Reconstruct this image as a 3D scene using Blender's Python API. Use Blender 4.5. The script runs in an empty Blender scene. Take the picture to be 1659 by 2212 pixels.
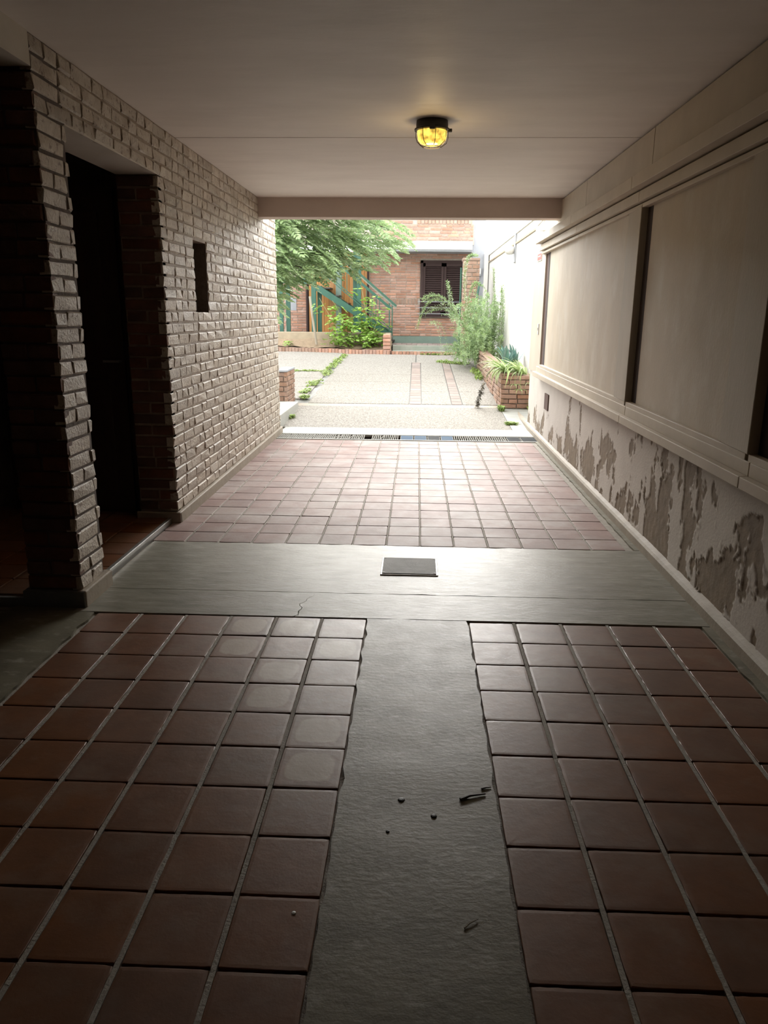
import bpy, math, random
from mathutils import Vector, Matrix, noise
C = bpy.context.scene
COL = C.collection
PI = math.pi

# ------------------------------------------------------------------ camera
cam_d = bpy.data.cameras.new('camera'); cam = bpy.data.objects.new('camera', cam_d); COL.objects.link(cam)
F, YAW, PITCH, ROLL, CH = 1634.118, -0.040373, 0.258378, 0.00889, 1.4
fw = Vector((math.sin(YAW)*math.cos(PITCH), math.cos(YAW)*math.cos(PITCH), -math.sin(PITCH)))
rt = Vector((math.cos(YAW), -math.sin(YAW), 0)); up = rt.cross(fw)
r2 = math.cos(ROLL)*rt + math.sin(ROLL)*up; u2 = -math.sin(ROLL)*rt + math.cos(ROLL)*up
m = Matrix((r2, u2, -fw)).transposed().to_4x4(); m.translation = (0, 0, CH)
cam.matrix_world = m
cam_d.sensor_fit = 'HORIZONTAL'; cam_d.sensor_width = 36; cam_d.lens = F/1659*36; cam_d.clip_start = .02
C.camera = cam

# ------------------------------------------------------------------ light
w = bpy.data.worlds.new('sky'); C.world = w; w.use_nodes = True
bg = w.node_tree.nodes['Background']; bg.inputs[0].default_value = (0.96, 0.98, 1.0, 1); bg.inputs[1].default_value = 1.8
sd = bpy.data.lights.new('hazy_sun', 'SUN'); sun = bpy.data.objects.new('hazy_sun', sd); COL.objects.link(sun)
sd.energy = 4.3; sd.angle = math.radians(50); sd.color = (1.0, 0.96, 0.90)
sun.rotation_euler = Vector((0.06, -1, -0.42)).to_track_quat('-Z', 'Y').to_euler()
vs = C.view_settings
vs.view_transform = 'Standard'; vs.look = 'None'; vs.gamma = 1; vs.use_curve_mapping = False
vs.exposure = 1.55

# ------------------------------------------------------------------ materials
def mat(name, c1, c2=None, rough=.7, scale=6, stretch=(1,1,1), bump=.15, bscale=40, vary=0.0, spec=.5, detail=5, c3=None, s3=2.0, island=False, t3=(.5,.7), metal=0, bdist=.01):
    M = bpy.data.materials.new(name); M.use_nodes = True
    n = M.node_tree.nodes; L = M.node_tree.links; b = n['Principled BSDF']
    b.inputs['Roughness'].default_value = rough; b.inputs['Specular IOR Level'].default_value = spec
    b.inputs['Metallic'].default_value = metal
    tc = n.new('ShaderNodeNewGeometry')
    mp = n.new('ShaderNodeMapping'); mp.inputs['Scale'].default_value = stretch
    L.new(tc.outputs['Position'], mp.inputs[0])
    def ns(sc, det=detail):
        t = n.new('ShaderNodeTexNoise'); t.inputs['Scale'].default_value = sc; t.inputs['Detail'].default_value = det
        t.inputs['Roughness'].default_value = .62
        L.new(mp.outputs[0], t.inputs['Vector']); return t.outputs['Fac']
    def mix(f, a, bb):
        x = n.new('ShaderNodeMix'); x.data_type = 'RGBA'
        L.new(f, x.inputs[0])
        for k, v in ((6, a), (7, bb)):
            if isinstance(v, tuple): x.inputs[k].default_value = (*v, 1)
            else: L.new(v, x.inputs[k])
        return x.outputs[2]
    def ramp(f, lo, hi):
        x = n.new('ShaderNodeMapRange'); x.inputs[1].default_value = lo; x.inputs[2].default_value = hi
        L.new(f, x.inputs[0]); return x.outputs[0]
    col = mix(ramp(ns(scale), .32, .68), c1, c2 or c1)
    if c3: col = mix(ramp(ns(s3), *t3), col, c3)
    if vary:
        if island: rv = tc.outputs['Random Per Island']
        else:
            oi = n.new('ShaderNodeObjectInfo'); rv = oi.outputs['Random']
        h = n.new('ShaderNodeHueSaturation'); L.new(col, h.inputs['Color'])
        L.new(ramp_(n, L, rv, 1-vary, 1+vary), h.inputs['Value'])
        mm = n.new('ShaderNodeMath'); mm.operation = 'MULTIPLY_ADD'; mm.inputs[1].default_value = 7.31; mm.inputs[2].default_value = 0
        L.new(rv, mm.inputs[0]); fr = n.new('ShaderNodeMath'); fr.operation = 'FRACT'; L.new(mm.outputs[0], fr.inputs[0])
        L.new(ramp_(n, L, fr.outputs[0], 1-vary*.7, 1+vary*.7), h.inputs['Saturation'])
        col = h.outputs[0]
    L.new(col, b.inputs['Base Color'])
    rr = n.new('ShaderNodeMapRange'); rr.inputs[3].default_value = max(.05, rough-.08); rr.inputs[4].default_value = min(1, rough+.12)
    L.new(ns(scale*1.7), rr.inputs[0]); L.new(rr.outputs[0], b.inputs['Roughness'])
    if bump:
        bp = n.new('ShaderNodeBump'); bp.inputs['Strength'].default_value = bump; bp.inputs['Distance'].default_value = bdist
        L.new(ns(bscale), bp.inputs['Height']); L.new(bp.outputs[0], b.inputs['Normal'])
    return M
def ramp_(n, L, f, lo, hi):
    x = n.new('ShaderNodeMapRange'); x.inputs[3].default_value = lo; x.inputs[4].default_value = hi
    L.new(f, x.inputs[0]); return x.outputs[0]
def plain(name, c, rough=.5, metal=0, **k):
    return mat(name, c, tuple(v*.85 for v in c), rough=rough, metal=metal, **k)

M_paintbrick = mat('painted brick', (.55,.49,.41), (.40,.335,.265), rough=.42, scale=14, bump=.8, bscale=60, vary=.14, c3=(.20,.14,.10), s3=34, t3=(.56,.68))
M_paintbrick_s = mat('painted brick far', (.55,.49,.41), (.40,.335,.265), rough=.42, scale=14, bump=.8, bscale=60, vary=.14, c3=(.20,.14,.10), s3=34, t3=(.56,.68), island=True)
M_paintmortar = mat('painted mortar', (.33,.265,.20), (.22,.165,.12), rough=.6, scale=12, bump=.6, bscale=60)
M_bare = mat('bare brick', (.15,.062,.035), (.09,.042,.028), rough=.6, scale=10, bump=.5, bscale=50, vary=.3)
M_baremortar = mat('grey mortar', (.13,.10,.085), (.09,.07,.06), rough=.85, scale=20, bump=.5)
M_plaster = mat('ceiling plaster', (.86,.82,.775), (.80,.76,.715), rough=.55, scale=2.5, bump=.10, bscale=22, stretch=(.6,1.8,1), c3=(.71,.675,.63), s3=1.1, t3=(.52,.8))
M_lintel = mat('lintel plaster', (.66,.63,.57), (.56,.52,.45), rough=.7, scale=3, bump=.1)
M_beam = mat('beam paint', (.56,.47,.41), (.50,.42,.37), rough=.65, scale=2, bump=.1)
M_conc = mat('floor concrete', (.246,.230,.183), (.136,.128,.098), rough=.38, scale=5, stretch=(.8,3.2,1), bump=.22, bscale=26, c3=(.306,.281,.238), s3=9, t3=(.52,.75), spec=0.33)
M_conc2 = mat('strip concrete', (.190,.172,.122), (.115,.104,.072), rough=.42, scale=4, stretch=(1,1.6,1), bump=.14, bscale=38, c3=(.289,.281,.238), s3=12, t3=(.55,.75), spec=0.33)
M_grout = mat('tile grout', (.34,.31,.26), (.25,.225,.19), rough=.75, scale=30, bump=.6, bscale=120)
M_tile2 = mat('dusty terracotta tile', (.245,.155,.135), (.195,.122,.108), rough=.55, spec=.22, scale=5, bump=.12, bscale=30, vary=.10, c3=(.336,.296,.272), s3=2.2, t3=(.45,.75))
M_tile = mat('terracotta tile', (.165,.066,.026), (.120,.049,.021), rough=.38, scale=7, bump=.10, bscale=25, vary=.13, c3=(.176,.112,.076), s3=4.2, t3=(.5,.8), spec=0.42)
M_skirt = mat('cement skirting', (.34,.29,.225), (.26,.22,.17), rough=.6, scale=6, bump=.25, bscale=40)
M_skirtd = mat('dark cement skirting', (.16,.16,.145), (.11,.11,.10), rough=.6, scale=9, bump=.3)
M_panel = mat('precast panel', (.50,.42,.315), (.42,.355,.27), rough=.6, scale=2.6, stretch=(1,1.1,.6), bump=.12, bscale=60, c3=(.53,.475,.39), s3=4, t3=(.5,.72))
M_band = mat('precast pilaster', (.47,.41,.33), (.41,.36,.285), rough=.6, scale=3, stretch=(1,1.3,.35), bump=.12, bscale=60)
M_mold = mat('painted moulding', (.53,.46,.36), (.46,.395,.31), rough=.55, scale=4, bump=.08)
M_dark = plain('dark recess', (.035,.022,.018), rough=.9)
M_recess = plain('brown recess', (.10,.055,.04), rough=.8)
M_darkwood = mat('dark varnished wood', (.045,.02,.012), (.03,.014,.009), rough=.5, scale=5, stretch=(6,6,.6), bump=.1)
M_steel = plain('worn steel', (.42,.42,.40), rough=.4, metal=.9)
M_hatch = mat('hatch plate', (.17,.17,.155), (.12,.12,.11), rough=.62, spec=.3, scale=10, bump=.3, bscale=160)
M_grate = plain('grate bar', (.30,.29,.26), rough=.85, spec=.2)
M_bluegrey = mat('blue grey glass block', (.05,.085,.14), (.07,.10,.13), rough=.85, spec=.15, scale=9, bump=.1)
M_blackglass = mat('dark block', (.04,.045,.045), (.03,.03,.035), rough=.85, spec=.15, scale=9, bump=.1)
M_agg = mat('exposed aggregate', (.202,.184,.158), (.338,.317,.277), rough=.85, scale=34, detail=2, bump=.8, bscale=34, c3=(.144,.126,.108), s3=60, t3=(.52,.60), bdist=.02)
M_light_conc = mat('pale concrete lip', (.42,.42,.385), (.32,.32,.295), rough=.6, scale=6, bump=.3, bscale=30, stretch=(1,3,1))
M_pave = mat('pinkish paver', (.26,.20,.17), (.20,.165,.145), rough=.8, scale=12, bump=.4, vary=.15)
M_cbrick = mat('courtyard brick', (.410,.238,.172), (.328,.180,.127), rough=.8, scale=14, bump=.5, vary=.2, c3=(.394,.271,.213), s3=9, t3=(.55,.75))
M_cbrick_s = mat('courtyard brick rows', (.410,.238,.172), (.328,.180,.127), rough=.8, scale=14, bump=.5, vary=.2, c3=(.394,.271,.213), s3=9, t3=(.55,.75), island=True)
M_pbrick = mat('planter brick', (.323,.212,.153), (.238,.145,.102), rough=.85, scale=14, bump=.5, vary=.16)
M_cmortar = mat('pale mortar', (.400,.344,.288), (.336,.288,.240), rough=.9, scale=20, bump=.4)
M_white = mat('white wall', (.66,.64,.59), (.58,.56,.52), rough=.85, scale=2, stretch=(1,1,.5), bump=.2, c3=(.47,.42,.35), s3=3, t3=(.62,.8))
M_fascia = mat('white fascia', (.595,.595,.586), (.544,.544,.535), rough=.6, scale=3, bump=.1)
M_greywall = mat('grey render', (.34,.35,.37), (.29,.30,.32), rough=.85, scale=4, bump=.2)
M_green = mat('green paint', (.024,.088,.058), (.02,.075,.05), rough=.45, scale=5, bump=.1)
M_sage = plain('sage paint', (.16,.22,.18), rough=.5)
M_orange = mat('orange wood', (.416,.200,.060), (.336,.152,.044), rough=.5, scale=4, stretch=(5,5,.6), bump=.1, vary=.08)
M_brown = plain('brown shutter', (.05,.032,.03), rough=.8, spec=.2)
M_soil = mat('dry soil', (.289,.212,.136), (.212,.153,.098), rough=.95, scale=9, bump=.9, bscale=30, bdist=.03)
M_stone = mat('bed concrete', (.36,.29,.20), (.28,.23,.16), rough=.9, scale=8, bump=.4)
M_mossstep = mat('green stained step', (.22,.25,.20), (.30,.29,.25), rough=.8, scale=5, bump=.3)
M_bark = mat('bark', (.10,.075,.055), (.06,.045,.035), rough=.9, scale=20, bump=.6)
M_wood = mat('grey stake wood', (.34,.30,.23), (.26,.22,.17), rough=.8, scale=10, stretch=(4,4,.5), bump=.2)
M_whitep = plain('white plastic', (.62,.61,.57), rough=.4)
M_red = plain('red print', (.45,.06,.05), rough=.5)
M_ink = plain('dark print', (.22,.22,.22), rough=.5)
M_black = plain('black plastic', (.03,.028,.025), rough=.45)
M_dry = mat('dry leaf', (.10,.09,.075), (.30,.28,.24), rough=.9, scale=30, bump=0, vary=.3, island=True)
def leafmat(name, c1, c2, vary=.25, island=True, trans=.25):
    M = mat(name, c1, c2, rough=.5, scale=9, bump=0, vary=vary, island=island)
    n = M.node_tree.nodes; L = M.node_tree.links; b = n['Principled BSDF']
    t = n.new('ShaderNodeBsdfTranslucent'); mx = n.new('ShaderNodeMixShader'); mx.inputs[0].default_value = trans
    src = b.inputs['Base Color'].links[0].from_socket; L.new(src, t.inputs['Color'])
    out = n['Material Output']; L.new(b.outputs[0], mx.inputs[1]); L.new(t.outputs[0], mx.inputs[2]); L.new(mx.outputs[0], out.inputs['Surface'])
    return M
M_leaf = leafmat('tree leaf', (.24,.35,.18), (.37,.47,.24))
M_vine = leafmat('vine leaf', (.204,.357,.076), (.323,.459,.111))
M_shrub = leafmat('shrub leaf', (.230,.348,.170), (.340,.442,.196))
M_spider = leafmat('spider leaf', (.33,.46,.16), (.45,.55,.26), island=False)
M_agave = leafmat('blue leaf', (.13,.24,.22), (.20,.33,.29), island=False, trans=.1)
M_weed = leafmat('weed', (.26,.38,.11), (.38,.46,.15))
M_stem = plain('green stem', (.24,.26,.12), rough=.7)

# ------------------------------------------------------------------ mesh helpers
class MB:
    def __init__(s): s.v = []; s.f = []; s.m = []
    def box(s, x0, x1, y0, y1, z0, z1, mi=0):
        k = len(s.v)
        s.v += [(x0,y0,z0),(x1,y0,z0),(x1,y1,z0),(x0,y1,z0),(x0,y0,z1),(x1,y0,z1),(x1,y1,z1),(x0,y1,z1)]
        for q in ((0,3,2,1),(4,5,6,7),(0,1,5,4),(1,2,6,5),(2,3,7,6),(3,0,4,7)):
            s.f.append(tuple(k+i for i in q)); s.m.append(mi)
        return s
    def bar(s, a, b, w, h=None, upv=(0,0,1)):
        a = Vector(a); b = Vector(b); h = h or w; d = (b-a).normalized(); u = Vector(upv)
        if abs(d.dot(u)) > .98: u = Vector((1,0,0))
        r = d.cross(u).normalized()*w/2; u = r.cross(d).normalized()*h/2; k = len(s.v)
        for p in (a, b):
            for q in (-r-u, r-u, r+u, -r+u): s.v.append(tuple(p+q))
        for q in ((0,3,2,1),(4,5,6,7),(0,1,5,4),(1,2,6,5),(2,3,7,6),(3,0,4,7)): s.f.append(tuple(k+i for i in q)); s.m.append(0)
        return s
    def tube(s, pts, r0, r1=None, n=8):
        r1 = r0 if r1 is None else r1; k0 = len(s.v); P = [Vector(p) for p in pts]
        for i, p in enumerate(P):
            d = (P[min(i+1, len(P)-1)]-P[max(i-1, 0)]).normalized()
            u = Vector((0,0,1)) if abs(d.z) < .9 else Vector((1,0,0))
            a = d.cross(u).normalized(); b = d.cross(a).normalized(); r = r0+(r1-r0)*i/max(1, len(P)-1)
            for j in range(n):
                t = 2*PI*j/n; s.v.append(tuple(p+a*math.cos(t)*r+b*math.sin(t)*r))
        for i in range(len(P)-1):
            for j in range(n):
                a = k0+i*n+j; b = k0+i*n+(j+1) % n; s.f.append((a, b, b+n, a+n)); s.m.append(0)
        s.f.append(tuple(k0+j for j in range(n))[::-1]); s.f.append(tuple(k0+(len(P)-1)*n+j for j in range(n))); s.m += [0, 0]
        return s
    def lathe(s, prof, n=32, cx=0, cy=0):
        k = len(s.v)
        for r, z in prof:
            for j in range(n):
                t = 2*PI*j/n; s.v.append((cx+r*math.cos(t), cy+r*math.sin(t), z))
        for i in range(len(prof)-1):
            for j in range(n):
                a = k+i*n+j; b = k+i*n+(j+1) % n; s.f.append((a, b, b+n, a+n)); s.m.append(0)
        return s
    def poly(s, pts):
        k = len(s.v); s.v += [tuple(p) for p in pts]; s.f.append(tuple(range(k, k+len(pts)))); s.m.append(0); return s
    def mesh(s, name, mats, smooth=False):
        me = bpy.data.meshes.new(name); me.from_pydata(s.v, [], s.f)
        for mm in (mats if isinstance(mats, (list, tuple)) else [mats]): me.materials.append(mm)
        if any(s.m): me.polygons.foreach_set('material_index', s.m)
        if smooth: me.polygons.foreach_set('use_smooth', [True]*len(me.polygons))
        me.update(); return me
    def obj(s, name, mats, parent=None, smooth=False, bevel=0):
        o = link(name, s.mesh(name, mats, smooth), parent)
        if bevel:
            b = o.modifiers.new('bevel', 'BEVEL'); b.width = bevel; b.segments = 2; b.limit_method = 'ANGLE'
        return o
def link(name, me, parent=None, loc=None, rot=None, sc=None):
    o = bpy.data.objects.new(name, me); COL.objects.link(o)
    if parent is not None:
        o.parent = parent
        if parent.type == 'EMPTY': o.matrix_parent_inverse = Matrix.Translation(-Vector(parent.location))
    if loc is not None: o.location = loc
    if rot is not None: o.rotation_euler = rot
    if sc is not None: o.scale = sc
    return o
def tag(o, label, cat, group=None):
    o['label'] = label; o['category'] = cat
    if group: o['group'] = group
    return o
def thing(name, label, cat, loc=(0,0,0), group=None):
    return tag(link(name, None, None, loc), label, cat, group)
def struct(o): o['kind'] = 'structure'; return o
def stuff(o): o['kind'] = 'stuff'; return o
def box(name, x0, x1, y0, y1, z0, z1, M, parent=None, bevel=0):
    return MB().box(x0, x1, y0, y1, z0, z1).obj(name, M, parent, bevel=bevel)

# bricks: unit block, front at local -y, slightly irregular with chamfered edges
def brick_variants(M, n=6, jit=.035, seed=1, ch=(.015,.10), ctr=.05):
    out = []
    for k in range(n):
        R = random.Random(seed*50+k); b = MB(); g = []
        for (fx, fz, y) in ((.5,.5,.5), (.5,.5,-.38), (.5-ch[0],.5-ch[1],-.5)):
            for (sx, sz) in ((-1,-1),(1,-1),(1,1),(-1,1)):
                j = jit if y < 0 else 0
                g.append((sx*fx+R.uniform(-j,j)*.3, y+R.uniform(-j,j)*1.5*(y < -.4), sz*fz+R.uniform(-j,j)))
        b.v = g
        for a in (0, 4):
            for i in range(4):
                j = (i+1) % 4; b.f.append((a+i, a+j, a+j+4, a+i+4))
        b.v.append((R.uniform(-.15,.15), -.5-R.uniform(-.4,1)*ctr, R.uniform(-.1,.1)))
        for i in range(4): b.f.append((8+i, 8+(i+1) % 4, 12))
        b.m = [0]*len(b.f)
        out.append(b.mesh('brick', M))
    return out
def brick_layout(u0, u1, z0, z1, course, length, jt, R, holes=(), halves=.2, vertical=False):
    """list of (u centre, z centre, length, height)"""
    out = []; nrow = int(round((z1-z0)/course)); course = (z1-z0)/nrow
    for r in range(nrow):
        za = z0+r*course; zc = za+course/2
        segs = [(u0, u1)]
        for (a, b, c, d) in holes:
            if zc > c and zc < d:
                ns = []
                for (s, e) in segs:
                    if b <= s or a >= e: ns.append((s, e)); continue
                    if a > s: ns.append((s, a))
                    if b < e: ns.append((b, e))
                segs = ns
        for (s, e) in segs:
            x = s - (0 if r % 2 == 0 else (length+jt)/2)
            while x < e-.01:
                ln = length if R.random() > halves else length*.52
                a = max(x, s); b = min(x+ln, e)
                if b-a > .035: out.append(((a+b)/2, zc, b-a, course-jt*R.uniform(.85,1.15)))
                x += ln+jt
    return out
def brick_wall(parent, bricks, plane, normal, M, Ms, depth=.05, limit=300, near=None, seed=1, proud=.004, jit=.035, variants=None):
    R = random.Random(seed)
    V = variants or brick_variants(M, seed=seed, jit=jit)
    rz = {'+x': PI/2, '-y': 0, '-x': -PI/2}[normal]
    def place(u, z):
        pr = R.uniform(-proud, proud)
        if normal == '+x': return (plane-depth/2+pr, u, z)
        if normal == '-x': return (plane+depth/2-pr, u, z)
        return (u, plane+depth/2-pr, z)
    if near: bricks = sorted(bricks, key=near)
    big, rest = bricks[:limit], bricks[limit:]
    for (u, z, l, h) in big:
        link('brick', R.choice(V), parent, place(u, z), (R.uniform(-.02,.02), R.uniform(-.012,.012), rz+R.uniform(-.008,.008)), (l, depth, h))
    if rest:
        mb = MB()
        for (u, z, l, h) in rest:
            p = Vector(place(u, z)); T = Matrix.Translation(p) @ Matrix.Rotation(rz, 4, 'Z') @ Matrix.Diagonal((l, depth, h, 1)); me = R.choice(V)
            k = len(mb.v); mb.v += [tuple(T @ v.co) for v in me.vertices]
            for pl in me.polygons: mb.f.append(tuple(k+i for i in pl.vertices)); mb.m.append(0)
        stuff(mb.obj('brickwork', Ms, parent))

RX = random.Random(7)
# ================================================================== FLOOR
XL, XR, ZC = -1.6, 1.40, 2.49
fl = struct(MB().box(-4.5, 1.6, -3.2, 8.50, -.12, -.011).obj('floor', M_grout))
# concrete band across, with the long crack as a real joint
def wavy_slab(name, x0, x1, y0, y1, M, parent, z=0.0, e=.006, seed=0, th=.03, nx=60, wx=None, ylow=True, yhigh=True):
    """slab with slightly ragged edges"""
    mb = MB(); ny = max(2, int((y1-y0)/(x1-x0)*nx)) if wx else 3; ny = min(ny, 120)
    for j in range(ny+1):
        for i in range(nx+1):
            x = x0+(x1-x0)*i/nx; y = y0+(y1-y0)*j/ny
            if j == 0 and ylow: y += e*noise.noise(Vector((x*9, seed, 0)))*2
            if j == ny and yhigh: y += e*noise.noise(Vector((x*9, seed+5, 0)))*2
            if wx and i in (0, nx): x += wx*noise.noise(Vector((y*11, seed+9, i)))*2
            zz = z+.0018*noise.noise(Vector((x*2.2, y*5, seed)))
            mb.v.append((x, y, zz))
    W_ = nx+1
    for j in range(ny):
        for i in range(nx): mb.f.append((j*W_+i, j*W_+i+1, (j+1)*W_+i+1, (j+1)*W_+i)); mb.m.append(0)
    rim = [i for i in range(W_)]+[j*W_+nx for j in range(1, ny+1)]+[ny*W_+i for i in range(nx-1, -1, -1)]+[j*W_ for j in range(ny-1, 0, -1)]
    k = len(mb.v); mb.v += [(mb.v[i][0], mb.v[i][1], z-th) for i in rim]; n = len(rim)
    for i in range(n): mb.f.append((rim[i], k+i, k+(i+1) % n, rim[(i+1) % n])); mb.m.append(0)
    return mb.obj(name, M, parent)
wavy_slab('concrete_band', -1.62, 1.42, 3.648, 4.475, M_conc, fl, seed=1)
# near section in two pieces along the diagonal crack by x = -0.54
def crack_x(t): return -.56+.05*t+.012*math.sin(t*9)+.008*math.sin(t*23)
for side in (0, 1):
    mb = MB(); n = 14; A = []
    for i in range(n+1):
        t = i/n; y = 3.325+(3.642-3.325)*t
        cx = crack_x(t) if t < .75 else crack_x(t)
        gap = .003*max(0, 1-t)
        A.append((cx-gap if side == 0 else cx+gap, y))
    if side == 0: ring = [(-1.62, 3.325), *A, (-1.62, 3.642)]
    else: ring = [*reversed(A), (1.42, 3.325), (1.42, 3.642)]; ring = [A[0], (1.42, 3.325), (1.42, 3.642), *reversed(A)][0:]; ring = [(x, y) for i, (x, y) in enumerate(ring) if not (i > 2 and (x, y) == A[0])]
    mb.poly([(x, y, 0) for x, y in ring]); k = len(ring); mb.v += [(x, y, -.03) for x, y in ring]
    for i in range(k): mb.f.append((i, i+k, (i+1) % k+k, (i+1) % k)); mb.m.append(0)
    mb.obj('concrete_piece', M_conc, fl)
wavy_slab('concrete_strip', -.205, .262, -.3, 3.318, M_conc2, fl, seed=3, wx=.006, nx=16)
wavy_slab('concrete_margin', -2.0, -1.515, .2, 3.318, M_conc2, fl, seed=4, wx=.006, nx=16)
box('concrete_margin', -1.93, -1.56, 3.318, 3.40, -.03, -.001, M_conc2, fl)
wavy_slab('concrete_margin', -3.2, 1.45, -3.1, -.3, M_conc2, fl, seed=5)
# tiles
def tile_variants(n=8, M=None):
    out = []
    for k in range(n):
        R = random.Random(k+300); mb = MB(); q = 10; ring_t = []; ring_m = []
        def edge(off, z, j):
            pts = []
            for s in range(4):
                for i in range(q):
                    t = -1+2*i/q; a = (.5-off)
                    x, y = [(t*a, -a), (a, t*a), (-t*a, a), (-a, -t*a)][s]
                    if i == 0:
                        x *= .985; y *= .985
                    pts.append((x+R.uniform(-j, j), y+R.uniform(-j, j), z))
            return pts
        mb.v = edge(0, -.022, 0)+edge(0, -.0016, .004)+edge(.008, -.0003, .003)+edge(.05, 0.0002, 0)
        N = 4*q
        for l in range(3):
            for i in range(N): mb.f.append((l*N+i, l*N+(i+1) % N, (l+1)*N+(i+1) % N, (l+1)*N+i))
        mb.f.append(tuple(3*N+i for i in range(N))); mb.m = [0]*len(mb.f)
        out.append(mb.mesh('tile', M or M_tile))
    return out
M_halo = M_tile.copy(); M_halo.name = 'terracotta tile with wax halo'
_n = M_halo.node_tree.nodes; _L = M_halo.node_tree.links; _b = _n['Principled BSDF']; _src = _b.inputs['Base Color'].links[0].from_socket
_tc = _n.new('ShaderNodeTexCoord'); _vm = _n.new('ShaderNodeVectorMath'); _vm.operation = 'LENGTH'
_pw = _n.new('ShaderNodeVectorMath'); _pw.operation = 'MULTIPLY'; _L.new(_tc.outputs['Object'], _pw.inputs[0]); _sep = _n.new('ShaderNodeVectorMath'); _sep.operation = 'MULTIPLY'
_L.new(_tc.outputs['Object'], _pw.inputs[1]); _L.new(_pw.outputs[0], _sep.inputs[0]); _sep.inputs[1].default_value = (1,1,0); _L.new(_sep.outputs[0], _vm.inputs[0])
_no = _n.new('ShaderNodeTexNoise'); _no.inputs['Scale'].default_value = 3; _ad = _n.new('ShaderNodeMath'); _ad.operation = 'MULTIPLY_ADD'; _ad.inputs[1].default_value = .10; _L.new(_no.outputs[0], _ad.inputs[0]); _L.new(_vm.outputs['Value'], _ad.inputs[2])
_mr = _n.new('ShaderNodeMapRange'); _mr.inputs[1].default_value = .17; _mr.inputs[2].default_value = .20; _mr.inputs[3].default_value = .8; _mr.inputs[4].default_value = 0; _L.new(_ad.outputs[0], _mr.inputs[0])
_mx = _n.new('ShaderNodeMix'); _mx.data_type = 'RGBA'; _L.new(_mr.outputs[0], _mx.inputs[0]); _L.new(_src, _mx.inputs[6]); _mx.inputs[7].default_value = (.34,.27,.20,1); _L.new(_mx.outputs[2], _b.inputs['Base Color'])
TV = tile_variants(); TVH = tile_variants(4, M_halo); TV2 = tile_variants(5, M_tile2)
def tiles(parent, xs, ys, wx, wy, skip=None, TV=TV):
    for x in xs:
        for y in ys:
            if skip and skip(x, y): continue
            link('tile', RX.choice(TVH if (-.85 < x < -.2 and 2.0 < y < 3.35 and RX.random() < .6) else TV), parent, (x+RX.uniform(-.0015,.0015), y+RX.uniform(-.0015,.0015), RX.uniform(-.0012,.0008)),
                 (RX.uniform(-.004,.004), RX.uniform(-.004,.004), RX.choice((0, PI))+RX.uniform(-.006,.006)), (wx, wy, 1))
PX, PY = .2158, .2195
tiles(fl, [-.207-PX*(i+.5)+.002 for i in range(6)], [1.336+PY*(k+.5) for k in range(-6, 9)], .201, .2125)
tiles(fl, [.264+PX*(i+.5)-.002 for i in range(5)], [1.330+PY*(k+.5) for k in range(-6, 9)], .201, .2125)
tiles(fl, [-2.12, -2.335, -2.55], [3.22-PY*k for k in range(4)], .201, .2125)
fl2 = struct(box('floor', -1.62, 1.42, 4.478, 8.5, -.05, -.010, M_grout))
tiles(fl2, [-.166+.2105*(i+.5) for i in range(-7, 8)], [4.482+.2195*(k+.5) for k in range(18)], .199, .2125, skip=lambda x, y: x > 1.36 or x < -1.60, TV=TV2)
for i in range(-6, 8): box('grout_line', -.166+.2105*i-.0045, -.166+.2105*i+.0045, 4.482, 8.44, -.03, -.0025, M_grout, fl2)
wavy_slab('concrete_edge', 1.355, 1.42, 4.48, 8.5, M_conc2, fl2, wx=.004, nx=4, seed=8)
wavy_slab('concrete_edge', 1.345, 1.42, .3, 3.318, M_conc2, fl, wx=.004, nx=4, seed=9)

for i in range(1, 6): box('grout_line', -.205-PX*i-.0065, -.205-PX*i+.0065, .3, 3.315, -.03, -.0022, M_grout, fl)
for i in range(1, 5): box('grout_line', .262+PX*i-.0065, .262+PX*i+.0065, .3, 3.315, -.03, -.0022, M_grout, fl)
# hatch cover
h = thing('drain_cover', 'square grey metal inspection cover with four screws set in concrete floor', 'cover', (-.018, 4.08, 0))
MB().box(-.178,.142,3.932,4.228,-.01,.006).obj('frame', M_steel, h, bevel=.003)
MB().box(-.168,.132,3.942,4.218,.002,.0095).obj('plate', M_hatch, h, bevel=.002)
for sx in (-.158, .122):
    for sy in (3.952, 4.208): MB().lathe([(.006,.0085),(.006,.011),(.0001,.0112)], 10, sx, sy).obj('screw', M_black, h)
# twigs and scars on the strip
def chip(name, lab, cat, pts, r, M):
    o = MB().tube(pts, r, r*.4, 6).obj(name, M); tag(o, lab, cat)
chip('twig', 'thin pale twig lying on the concrete strip nearest the camera', 'twig', [(.138,1.475,.003),(.152,1.489,.005),(.172,1.503,.004)], .0022, M_wood)
chip('wood_splinter', 'dark elongated splinter lying on the concrete strip', 'splinter', [(.155,1.962,.003),(.185,1.978,.006),(.232,1.992,.004)], .0055, M_darkwood)
chip('wood_splinter', 'small dark splinter just beyond the larger one beside the right tiles', 'splinter', [(.222,2.018,.003),(.238,2.024,.004),(.252,2.028,.003)], .003, M_darkwood)
for k, (x, y, r) in enumerate([(-.02,1.955,.007),(.075,1.885,.006),(-.055,1.81,.004)]):
    o = MB().lathe([(r*1.6,-.0005),(r*1.2,.0025),(r*.5,.0035),(.0001,.003)], 9, x, y).obj('pebble', M_black)
    tag(o, ['dark pebble lying on the concrete strip left of the big splinter', 'dark pebble on the concrete strip directly before the big splinter', 'smallest dark pebble near the left edge of the concrete strip'][k], 'pebble')
tag(MB().lathe([(.006,0),(.005,.003),(.0001,.004)], 8, -.269, 1.502).obj('pebble', M_whitep), 'tiny white pebble on the terracotta tile left of the strip', 'pebble')

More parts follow.
